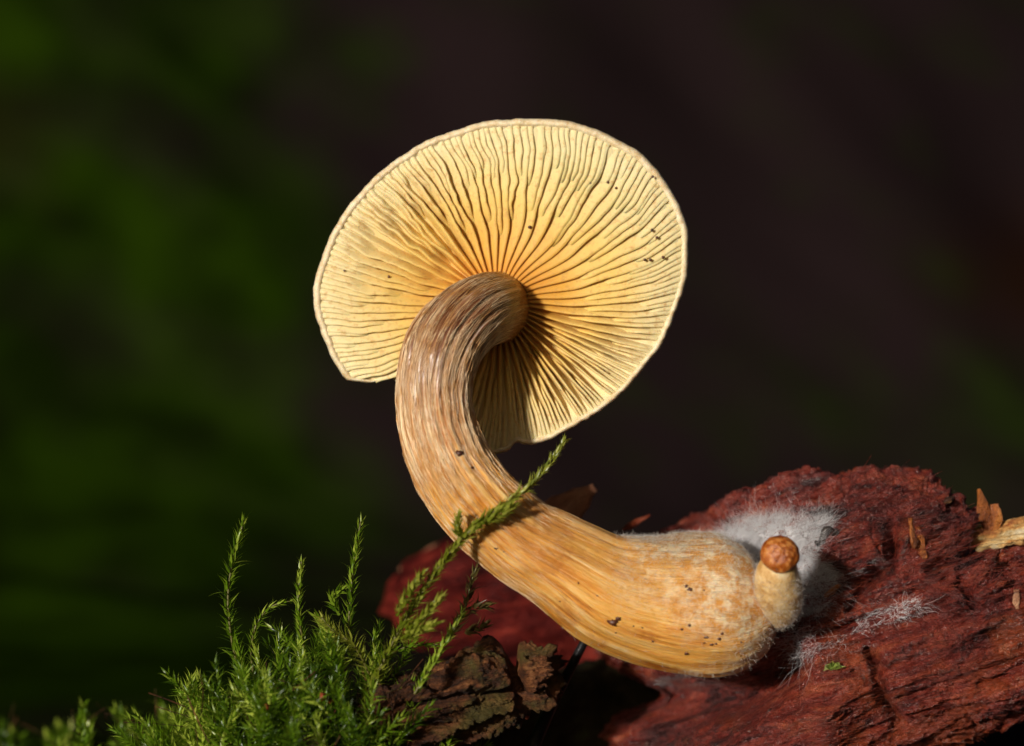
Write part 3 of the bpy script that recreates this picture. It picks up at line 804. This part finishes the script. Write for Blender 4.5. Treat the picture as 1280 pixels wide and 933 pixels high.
fv2, ff2 = film(bvh_log, [(895, 676), (915, 660), (945, 648), (990, 645), (1016, 650), (1018, 675), (1008, 700), (1022, 716), (1020, 740), (990, 752), (960, 745), (930, 705)], 0.012, 3, 1.5, 0.012)
single('mycelium', np.vstack([fv1, fv2]), [ff1, ff2 + len(fv1)], MAT_MYC, P(960, 740, 0), 'fluffy white mycelium spreading over the red wood behind the bulb', 'mycelium', kind='stuff')
STR = [(1062, 790), (1090, 772), (1118, 764), (1146, 752), (1149, 754), (1120, 768), (1092, 776), (1066, 793)]
fv1, ff1 = hairs_on(bvh_log, STR, 300, (1000, 830), (0.04, 0.12), (0.0014, 0.0036), 0.10, 0.5)
fv2, ff2 = hairs_on(bvh_log, [(1120, 760), (1150, 748), (1160, 752), (1150, 768), (1125, 778)], 36, (1090, 775), (0.08, 0.20), (0.0010, 0.0022), 0.10, 0.4)
fv3, ff3 = hairs_on(bvh_log, [(985, 800), (1030, 782), (1060, 792), (1030, 808), (990, 822)], 220, (1100, 760), (0.12, 0.45), (0.0007, 0.0015), 0.4, 0.4)
single('mycelium_strand', np.vstack([fv1, fv2, fv3]), [ff1, ff2 + len(fv1), ff3 + len(fv1) + len(fv2)], MAT_MYC, P(1100, 770, 0), 'thin torn streak of white mycelium on the face of the log', 'mycelium', kind='stuff')

# torn wood fibres that lie along the grain of the log
fv1, ff1 = hairs_on(bvh_log, [(800, 930), (900, 870), (960, 800), (1050, 760), (1000, 620), (1120, 600), (1200, 660), (1300, 690), (1300, 860), (1180, 930), (1000, 960)], 2600, (-2000, 1900), (0.10, 0.45), (0.0018, 0.0065), 0.10, 0.10, 6, None, 0.06)
part('wood_fibres', fv1, ff1, MAT_LOG, log, LB, kind='stuff')

# ------------------------------------------------------------------ splinters and scraps on the log
def sliver(path, wid, thick, mat, name, label, cat='splinter', group=None, n=14, twist=0.0, seed=0.0):
    """a torn flat sliver: rounded-rectangle section along a path; path rows are points in cm"""
    p = smooth_path(path, n); t, nn, bb = frames(p)
    s = np.linspace(0, 1, n)
    w = np.interp(s, np.linspace(0, 1, len(wid)), wid) * (1 + 0.25 * noise3(s * 6 + seed, seed, 0.5))
    th_ = thick * (1 + 0.4 * noise3(s * 5 + seed, 3.3, seed))
    a = np.linspace(0, 2 * np.pi, 12, endpoint=False)
    ca_, sa_ = np.sign(np.cos(a)) * np.abs(np.cos(a)) ** 0.6, np.sign(np.sin(a)) * np.abs(np.sin(a)) ** 0.6
    tw = twist * s
    N2 = nn * np.cos(tw)[:, None] + bb * np.sin(tw)[:, None]; B2 = -nn * np.sin(tw)[:, None] + bb * np.cos(tw)[:, None]
    v = p[:, None] + (w[:, None] * ca_[None])[..., None] * B2[:, None] + (th_[:, None] * sa_[None])[..., None] * N2[:, None]
    v = v.reshape(-1, 3)
    v = v + 0.012 * np.stack([noise3(v[:, 0] * 9, v[:, 1] * 9, v[:, 2] * 9), noise3(v[:, 0] * 9 + 5, v[:, 1] * 9, v[:, 2] * 9), noise3(v[:, 0] * 9, v[:, 1] * 9 + 5, v[:, 2] * 9)], -1)
    f = [grid_faces(n, 12), np.arange(12)[::-1][None, :], (np.arange(12) + (n - 1) * 12)[None, :]]
    return single(name, v, f, mat, p[0], label, cat, group)
def on_log(px, py, h=0.0):
    p, n = hit(bvh_log, px, py)
    if p is None: p, n = P(px, py, 1.0), np.array([0, -1.0, 0])
    return p + n * h
def yl(px, py): return on_log(px, py)[1]
y1 = yl(1240, 690)
sliver([P(1245, 668, y1 + .1), P(1233, 650, y1 + .02), P(1229, 634, y1), P(1223, 612, y1 - .03)], [.06, .105, .085, .012], .03, MAT_SPLINT, 'wood_splinter', 'upright orange splinter with a pointed tip on the skyline of the log', group='loose splinters on the log', twist=0.4, seed=1)
sliver([P(1241, 664, y1), P(1246, 648, y1 - .05), P(1243, 630, y1 - .05)], [.07, .085, .055], .03, MAT_SPLINT, 'wood_splinter', 'short stubby orange splinter leaning on the pointed upright one', group='loose splinters on the log', twist=-0.5, seed=2)
sliver([on_log(1158, 699, .01), on_log(1148, 686, .06), on_log(1140, 672, .08), on_log(1138, 652, .05)], [.03, .07, .075, .03], .022, MAT_SPLINT, 'wood_splinter', 'curled amber splinter lying on the red face below the plate', group='loose splinters on the log', twist=0.6, seed=3)
sliver([on_log(1153, 690, .02), on_log(1150, 676, .06), on_log(1146, 660, .04)], [.02, .05, .02], .02, MAT_SPLINT, 'wood_splinter', 'darker narrow splinter lying along the curled amber one', group='loose splinters on the log', twist=-0.3, seed=4)
sliver([on_log(1029, 744, .03), on_log(1040, 737, .05), on_log(1050, 730, .03)], [.02, .04, .025], .018, MAT_SPLINT, 'wood_splinter', 'small orange splinter at the edge of the white mycelium', group='loose splinters on the log', seed=5)
sliver([on_log(1268, 736, .03), on_log(1270, 748, .05), on_log(1272, 760, .02)], [.03, .045, .03], .02, MAT_CHIP, 'wood_splinter', 'brown splinter standing out of the log at the picture edge', group='loose splinters on the log', seed=6)
sliver([P(778, 663, 1.6), P(792, 655, 1.4), P(806, 647, 1.3), P(812, 644, 1.3)], [.02, .05, .04, .01], .025, MAT_LOG, 'wood_splinter', 'small brown flake on the log crest above the swelling stem', group='loose splinters on the log', seed=7)
sliver([on_log(1180, 628, .05), P(1192, 622, .35), P(1208, 624, .4)], [.05, .06, .02], .03, MAT_BARK, 'wood_splinter', 'frayed dark splinter at the torn end of the top plate', group='loose splinters on the log', seed=8)
# pale broken branch piece
y2 = yl(1250, 700)
v, f = rough_mass(1196, 1400, [(1190, 680), (1212, 666), (1250, 657), (1285, 647), (1400, 612)], [(1190, 684), (1215, 690), (1250, 684), (1285, 672), (1400, 640)], lambda u: np.full(np.shape(u), y2 + 0.05), lambda u: np.full(np.shape(u), 0.12), 150, 60,
                  lambda V, U, py, PH: grain_noise(V, math.radians(16), (0.04, .04, .05, .02), 2.0), 0.6, (26, 4))
single('pale_splinter', v, f, MAT_PALE, P(1250, 670, y2), 'pale yellow strip of bare wood wedged along the crest of the log', 'splinter')
# dark nub
c0 = on_log(1030, 668, .0)
pth = smooth_path([tuple(on_log(1046, 664, .02)) + (.045,), tuple(on_log(1036, 664, .07)) + (.05,), tuple(on_log(1028, 668, .09)) + (.055,), tuple(on_log(1024, 676, .08)) + (.04,), tuple(on_log(1023, 680, .09)) + (.02,)], 16)
v, f = tube(pth[:, :3], pth[:, 3] * (1 + 0.12 * noise3(np.linspace(0, 4, 16), 2.2, 3.1)), 14)
single('dead_stub', v, f, MAT_NUB, pth[0, :3], 'small dark hooked stub of dead twig at the mycelium edge', 'twig')
# green moss scrap on the log face, red crumbs lower
MAT_BUD = moss('green_bud', (0.16, 0.24, 0.03), (0.30, 0.38, 0.08), (0.52, 0.58, 0.25), (0.3, 0.4, 0.05))

# ------------------------------------------------------------------ moss
def leaf_mesh(base, d, nrm, ln, wd, curl):
    """pointed keeled leaves; arrays with one row per leaf"""
    n = len(base)
    d = d / (np.linalg.norm(d, axis=1)[:, None] + 1e-9)
    s = np.cross(d, nrm); s /= np.linalg.norm(s, axis=1)[:, None] + 1e-9
    u = np.cross(s, d)
    T = np.array([0.0, 0.22, 0.48, 0.76]); W = np.array([0.55, 1.0, 0.66, 0.20])
    vs = []
    for t, w in zip(T, W):
        c = base + d * (ln * t)[:, None] + u * (curl * ln * t * t)[:, None]
        e = u * (wd * w * 0.45)[:, None]
        vs += [c - s * (wd * w)[:, None] + e, c, c + s * (wd * w)[:, None] + e]
    vs.append(base + d * ln[:, None] + u * (curl * ln)[:, None])
    V = np.stack(vs, 1).reshape(-1, 3)
    o = (np.arange(n) * 13)[:, None]
    q = []
    for r in range(3):
        for c in range(2):
            a = r * 3 + c
            q.append(np.concatenate([o + a, o + a + 1, o + a + 4, o + a + 3], 1))
    tr = [np.concatenate([o + 9, o + 10, o + 12], 1), np.concatenate([o + 10, o + 11, o + 12], 1)]
    return V, np.concatenate(q), np.concatenate(tr)

def shoot_leaves(path, dens, ln, wd, spread, tone, base_bare=0.0):
    """leaves spiralling up a shoot (path n x 3, cm)"""
    L = np.concatenate([[0], np.cumsum(np.linalg.norm(np.diff(path, axis=0), axis=1))])
    n = max(6, int(L[-1] * dens))
    s = base_bare * L[-1] + (1 - base_bare) * L[-1] * (np.arange(n) + 0.5) / n + rng.normal(0, 0.01, n)
    s = np.clip(s, 0, L[-1])
    p = np.stack([np.interp(s, L, path[:, k]) for k in range(3)], 1)
    t, nn, bb = frames(path)
    i = np.clip(np.searchsorted(L, s), 0, len(path) - 1)
    az = np.arange(n) * 2.4 + rng.normal(0, 0.35, n)
    out = np.cos(az)[:, None] * nn[i] + np.sin(az)[:, None] * bb[i]
    f = s / L[-1]
    ang_ = spread * (1 - 0.55 * f ** 3) * rng.normal(1, 0.22, n)
    d = t[i] * np.cos(ang_)[:, None] + out * np.sin(ang_)[:, None] + rng.normal(0, 0.10, (n, 3))
    k = np.interp(f, [0, .15, .75, 1], [0.75, 1, 0.95, 0.65])
    lns = ln * k * rng.uniform(0.75, 1.25, n); wds = wd * k * rng.uniform(0.8, 1.2, n)
    V, q, tr = leaf_mesh(p + out * 0.012, d, t[i] * np.sin(ang_)[:, None] * -1 + out * np.cos(ang_)[:, None] * 1.0, lns, wds, rng.normal(0.22, 0.25, n))
    tn = np.clip(tone + 0.28 * (f - 0.5) + rng.normal(0, 0.16, n), 0, 1)
    return V, q, tr, np.repeat(tn, 13)

def merge(parts):
    V, Q, T, A_ = [], [], [], []
    o = 0
    for v, q, t, a in parts:
        V.append(v); Q.append(q + o); T.append(t + o); A_.append(a); o += len(v)
    return np.concatenate(V), [np.concatenate(Q), np.concatenate(T)], np.concatenate(A_)

def moss_shoot(pts, label, tone=0.5, ln=0.15, wd=0.030, dens=75, spread=0.62, mat=None, side=None, r=0.018):
    path = smooth_path([P(*q) for q in pts], 40)
    b = path[0]
    o = thing('moss_shoot', label, 'moss', b, 'moss shoots standing clear of the cushion')
    rr = np.linspace(r, r * 0.5, 40)
    v, f = tube(path, rr, 7)
    part('stalk', v, f, MAT_STALK, o, b)
    ln, wd, dens, spread = ln * 1.2, wd * 0.72, dens * 0.85, spread * rng.uniform(1.0, 1.3)
    pl = [shoot_leaves(path, dens, ln, wd, spread, tone)]
    for sd in (side or []):
        p2 = smooth_path([P(*q) for q in sd], 14)
        pl.append(shoot_leaves(p2, dens * 1.3, ln * 0.95, wd * 1.1, spread, tone + 0.05))
    V, F, A_ = merge(pl)
    part('leaves', V, F, mat or MAT_MOSS, o, b, attrs={'tone': A_}, kind='stuff')
    return o
moss_shoot([(308, 880, -.2), (297, 835, -.3), (288, 790, -.35), (285, 745, -.35), (291, 700, -.35), (299, 672, -.3), (305, 650, -.3)], 'tall upright moss shoot at the outer end of the cushion', 0.45, 0.17, 0.033, 72, 0.62)
moss_shoot([(318, 850, -.4), (314, 815, -.45), (319, 785, -.5), (333, 763, -.5), (350, 754, -.5), (363, 752, -.5)], 'short moss shoot bent over like a hook beside the tallest one', 0.5, 0.11, 0.022, 90, 0.55)
moss_shoot([(384, 830, -.5), (377, 795, -.55), (373, 765, -.55), (374, 730, -.55), (377, 700, -.5)], 'straight slim moss shoot in the middle of the cushion', 0.62, 0.12, 0.026, 95, 0.38)
moss_shoot([(440, 830, -.4), (436, 790, -.45), (438, 750, -.45), (441, 715, -.4), (445, 685, -.4), (451, 652, -.4)], 'tall pointed moss shoot nearest the long leaning one', 0.5, 0.14, 0.028, 85, 0.5, side=[[(425, 770, -.35), (415, 748, -.3), (430, 735, -.35)]])
moss_shoot([(395, 850, -.8), (420, 815, -.9), (408, 785, -1.0), (396, 770, -1.0)], 'bushy moss shoot leaning outward in front of the straight slim one', 0.6, 0.17, 0.034, 90, 0.75)
moss_shoot([(465, 868, -.9), (458, 835, -1.0), (440, 805, -1.1), (418, 790, -1.1), (402, 772, -1.1)], 'broad yellow-green moss shoot arching over the middle of the cushion', 0.75, 0.17, 0.034, 90, 0.75, MAT_MOSSY)
moss_shoot([(300, 905, -.9), (278, 900, -.9), (255, 898, -.9), (235, 905, -.9)], 'moss shoot lying outward at the foot of the tallest one', 0.62, 0.18, 0.033, 90, 0.7)
moss_shoot([(335, 935, -1.1), (320, 905, -1.1), (300, 880, -1.1), (280, 868, -1.1)], 'bright spiky moss shoot low on the front of the cushion', 0.7, 0.19, 0.033, 95, 0.75)
moss_shoot([(432, 935, -1.0), (450, 890, -1.1), (474, 838, -1.2), (502, 782, -1.3), (524, 748, -1.4), (546, 714, -1.5), (570, 682, -1.6), (600, 653, -1.68), (636, 627, -1.62), (664, 605, -1.4), (688, 578, -1.2), (706, 550, -1.1)],
           'long leaning moss shoot that crosses in front of the mushroom stem', 0.62, 0.135, 0.033, 105, 0.46, MAT_MOSSY,
           [[(590, 655, -1.68), (612, 650, -1.72), (630, 640, -1.72), (643, 630, -1.72)], [(576, 672, -1.62), (572, 660, -1.66), (573, 644, -1.7)], [(505, 790, -1.6), (530, 770, -1.65), (552, 745, -1.7)], [(500, 800, -1.6), (520, 790, -1.65), (545, 778, -1.7)], [(495, 770, -1.5), (512, 740, -1.55), (530, 715, -1.6)]], 0.022)
moss_shoot([(518, 868, -1.45), (535, 838, -1.4), (552, 810, -1.3), (566, 786, -1.2), (580, 764, -1.1)], 'glossy braided moss shoot leaning over the bark fragment', 0.66, 0.115, 0.030, 110, 0.36)
moss_shoot([(560, 800, -.5), (578, 770, -.5), (585, 745, -.5), (590, 725, -.5), (597, 706, -.5)], 'withered brown moss shoot under the mushroom stem', 0.4, 0.15, 0.036, 60, 0.6, MAT_MOSSB, [[(580, 790, -.5), (596, 786, -.5), (608, 780, -.5)], [(585, 765, -.5), (598, 758, -.5), (612, 756, -.5)]])
moss_shoot([(470, 830, -.7), (500, 812, -.7), (525, 806, -.7), (548, 806, -.7)], 'small moss shoot lying level above the bark fragment', 0.4, 0.12, 0.026, 80, 0.6)

# cushion: soil core and a crowd of shoots
def cushion(name, label, outline, yc, hy, nshoot, tone, ln, wd, hgt, mat, dens=60, lean=0.5, bot=1040):
    xs = np.array([o[0] for o in outline], float)
    x0, x1 = xs.min(), xs.max()
    v, f = rough_mass(x0, x1, [(a, b + 62) for a, b in outline], [(x0, bot), (x1, bot)], lambda u: np.full(np.shape(u), yc), lambda u: np.full(np.shape(u), hy), 60, 60,
                      lambda V, U, py, PH: 0.12 * fbm(V[..., 0] * 2, V[..., 1] * 2, V[..., 2] * 2, 3), 0.9, (25, 25))
    b = P((x0 + x1) / 2, bot, yc)
    o = thing(name, label, 'moss', b)
    part('soil_core', v, f, MAT_SOIL, o, b)
    bv = BVHTree.FromPolygons([Vector(q) for q in v], [tuple(q) for q in f[0].tolist()])
    pl = []
    tries = 0
    while len(pl) < nshoot and tries < nshoot * 10:
        tries += 1
        px = rng.uniform(x0, x1); tpy = float(poly_interp(outline, px)) + 56
        py = tpy + (max(960 - tpy, 30)) * rng.random() ** 1.3
        base, nr = hit(bv, px, py)
        if base is None: continue
        dr = nr * 0.8 + np.array([rng.normal(0, lean), rng.normal(0, lean), 0.9])
        dr /= np.linalg.norm(dr); hL = hgt * rng.uniform(0.45, 1.25)
        pth = smooth_path([base, base + dr * hL * 0.5 + rng.normal(0, 0.05, 3), base + dr * hL + rng.normal(0, 0.12, 3) + np.array([0, 0, 0.08])], 8)
        pl.append(shoot_leaves(pth, dens, ln, wd, rng.uniform(0.5, 0.95), tone + rng.normal(0, 0.2)))
    H, K = max(nshoot // 2, 8), 8
    q0 = np.array([P(rng.uniform(x0 + 20, x1 - 20), rng.uniform(890, 960), yc - hy * rng.uniform(0.2, 1.0)) for _ in range(H)])
    dr = np.stack([rng.normal(0, 0.6, H), rng.normal(-0.2, 0.3, H), rng.uniform(0.1, 1.0, H)], 1) * (1.0 if nshoot > 100 else 0.35); s_ = np.linspace(0, 1, K)
    pts = q0[:, None] + dr[:, None] * s_[None, :, None] * rng.uniform(0.3, 0.9, (H, 1, 1)) + rng.normal(0, 0.12, (H, 1, 3)) * (s_ ** 2)[None, :, None]
    sv_, sf_ = strands(pts, np.full((H, K), 0.008) * rng.uniform(0.6, 1.4, (H, 1)))
    part('dead_stems', sv_, sf_, MAT_BARK, o, b, kind='stuff')
    V, F, A_ = merge(pl)
    part('shoots', V, F, mat, o, b, attrs={'tone': A_}, kind='stuff')
    return o
cushion('moss_cushion', 'dense green moss cushion at the foot of the bark fragment', [(215, 935), (250, 908), (285, 880), (320, 838), (360, 815), (400, 812), (440, 820), (475, 850), (500, 885), (540, 925)], -0.4, 1.0, 150, 0.45, 0.20, 0.019, 0.95, MAT_MOSS, 58)
cushion('moss_patch', 'blurred mossy hummock behind the outer end of the cushion', [(70, 950), (110, 905), (140, 890), (180, 910), (215, 905), (260, 900), (300, 910)], 2.6, 1.0, 60, 0.45, 0.19, 0.04, 0.7, MAT_MOSS, 44)
cushion('moss_patch', 'farthest moss hummock, smeared soft at the picture corner', [(-90, 930), (-30, 925), (20, 915), (60, 905), (90, 925), (120, 960)], 5.2, 1.2, 42, 0.35, 0.26, 0.055, 0.8, MAT_MOSS, 36)
for k, (px, py, yy, r, lab) in enumerate([(330, 884, -1.6, 5, 'red-brown wood crumb caught low in the moss cushion'), (404, 872, -1.6, 6, 'largest red-brown crumb, in the middle of the moss cushion'), (414, 877, -1.55, 3.5, 'smallest red-brown crumb beside the largest one in the moss'), (545, 913, -.9, 4, 'round red crumb below the bark fragment'), (657, 897, -.4, 4.5, 'red crumb at the corner of the bark fragment near the black twig')]):
    v, f = blob(P(px, py, yy), r * 0.0085, k * 3.1 + 2, (1.2, .8, .8), 9, 12, 0.9, 1.9)
    single('wood_crumb', v, f, MAT_CRUMB, P(px, py, yy), lab, 'crumb', 'red wood crumbs in the moss')
# green bud on the log face
pb = on_log(1040, 836, 0.04)
n = 16
dirs = np.stack([rng.normal(0.25, 0.9, n), rng.normal(-0.6, 0.25, n), rng.normal(0.0, 0.35, n)], 1)
V, q, tr = leaf_mesh(np.repeat(pb[None], n, 0) + rng.normal(0, 0.025, (n, 3)), dirs, np.repeat(np.array([[0, -1.0, 0.5]]), n, 0), rng.uniform(.10, .17, n), rng.uniform(.035, .05, n), rng.normal(0.2, 0.2, n))
single('moss_bud', V, [q, tr], MAT_BUD, pb, 'tiny pale green moss bud lying on the red log face', 'moss', attrs={'tone': np.repeat(rng.uniform(0.2, 0.9, n), 13)})

# ------------------------------------------------------------------ bark fragment, blurred chunk, chip, twig
def bark_disp(V, U, py, PH):
    d = grain_noise(V, math.radians(12), (0.14, 0.14, 0.09, 0.05), 1.5)
    for line, w, dep in [([(640, 815), (648, 845), (655, 870)], 8, .4), ([(520, 875), (580, 862), (640, 860)], 5, .22), ([(530, 845), (545, 855)], 5, .2)]:
        d -= dep * np.exp(-(seg_dist(U, py, line) / w) ** 2)
    return d
v, f = rough_mass(462, 694, [(462, 862), (485, 852), (530, 844), (570, 830), (610, 818), (650, 810), (694, 812)], [(462, 905), (520, 915), (580, 908), (640, 890), (694, 868)], lambda u: np.interp(u, [462, 694], [-0.7, -0.2]), lambda u: np.full(np.shape(u), 0.5), 170, 150, bark_disp, 0.7, (14, 8))
single('bark_fragment', v, f, MAT_BARK, P(580, 910, .8), 'weathered mossy bark fragment wedged between the cushion and the black twig', 'bark')
v, f = rough_mass(440, 900, [(440, 905), (520, 900), (600, 885), (690, 850), (760, 830), (900, 850)], [(440, 1010), (900, 1010)], lambda u: np.interp(u, [440, 900], [1.6, 3.0]), lambda u: np.full(np.shape(u), 0.8), 90, 70, lambda V, U, py, PH: grain_noise(V, 0.2, (0.12, .1, .04, .02)), 0.8)
single('soil_clod', v, f, MAT_SOIL, P(580, 990, 1.6), 'dark clod of soil beneath the bark fragment', 'soil')
v, f = rough_mass(478, 860, [(478, 752), (492, 716), (520, 695), (560, 680), (620, 668), (700, 690), (860, 700)], [(478, 772), (520, 800), (600, 830), (860, 900)], lambda u: np.interp(u, [478, 860], [5.4, 4.6]), lambda u: np.full(np.shape(u), 0.9), 90, 90, lambda V, U, py, PH: grain_noise(V, 0.3, (0.16, .08, .03, .0)), 0.8)
single('wood_chunk', v, f, MAT_CHUNK, P(660, 900, 5), 'blurred dark red lump of decayed wood behind the moss shoots', 'wood')
sliver([P(672, 668, 1.3), P(700, 645, 1.25), P(722, 626, 1.2), P(744, 609, 1.1)], [.20, .24, .20, .06], .05, MAT_CHIP, 'wood_chip', 'blurred pinkish-brown wood chip sticking up behind the stem', 'chip', n=18, seed=11)
sliver([P(500, 712, 5.2), P(540, 690, 5.0), P(575, 676, 4.9)], [.03, .10, .06], .05, MAT_CHIP, 'wood_chip', 'blurred pale brown flake along the top of the red lump', 'chip', n=14, seed=12)
tw = smooth_path([tuple(P(744, 776, .2)) + (.045,), tuple(P(718, 826, 0.3)) + (.06,), tuple(P(694, 872, .4)) + (.075,), tuple(P(672, 920, .5)) + (.085,), tuple(P(650, 980, .6)) + (.09,)], 40)
v, f = tube(tw[:, :3], tw[:, 3] * (1 + 0.06 * noise3(np.linspace(0, 7, 40), 1.1, 2.2)), 16)
single('black_twig', v, f, MAT_TWIG, tw[-1, :3], 'glossy black twig slanting down from beneath the mushroom', 'twig')
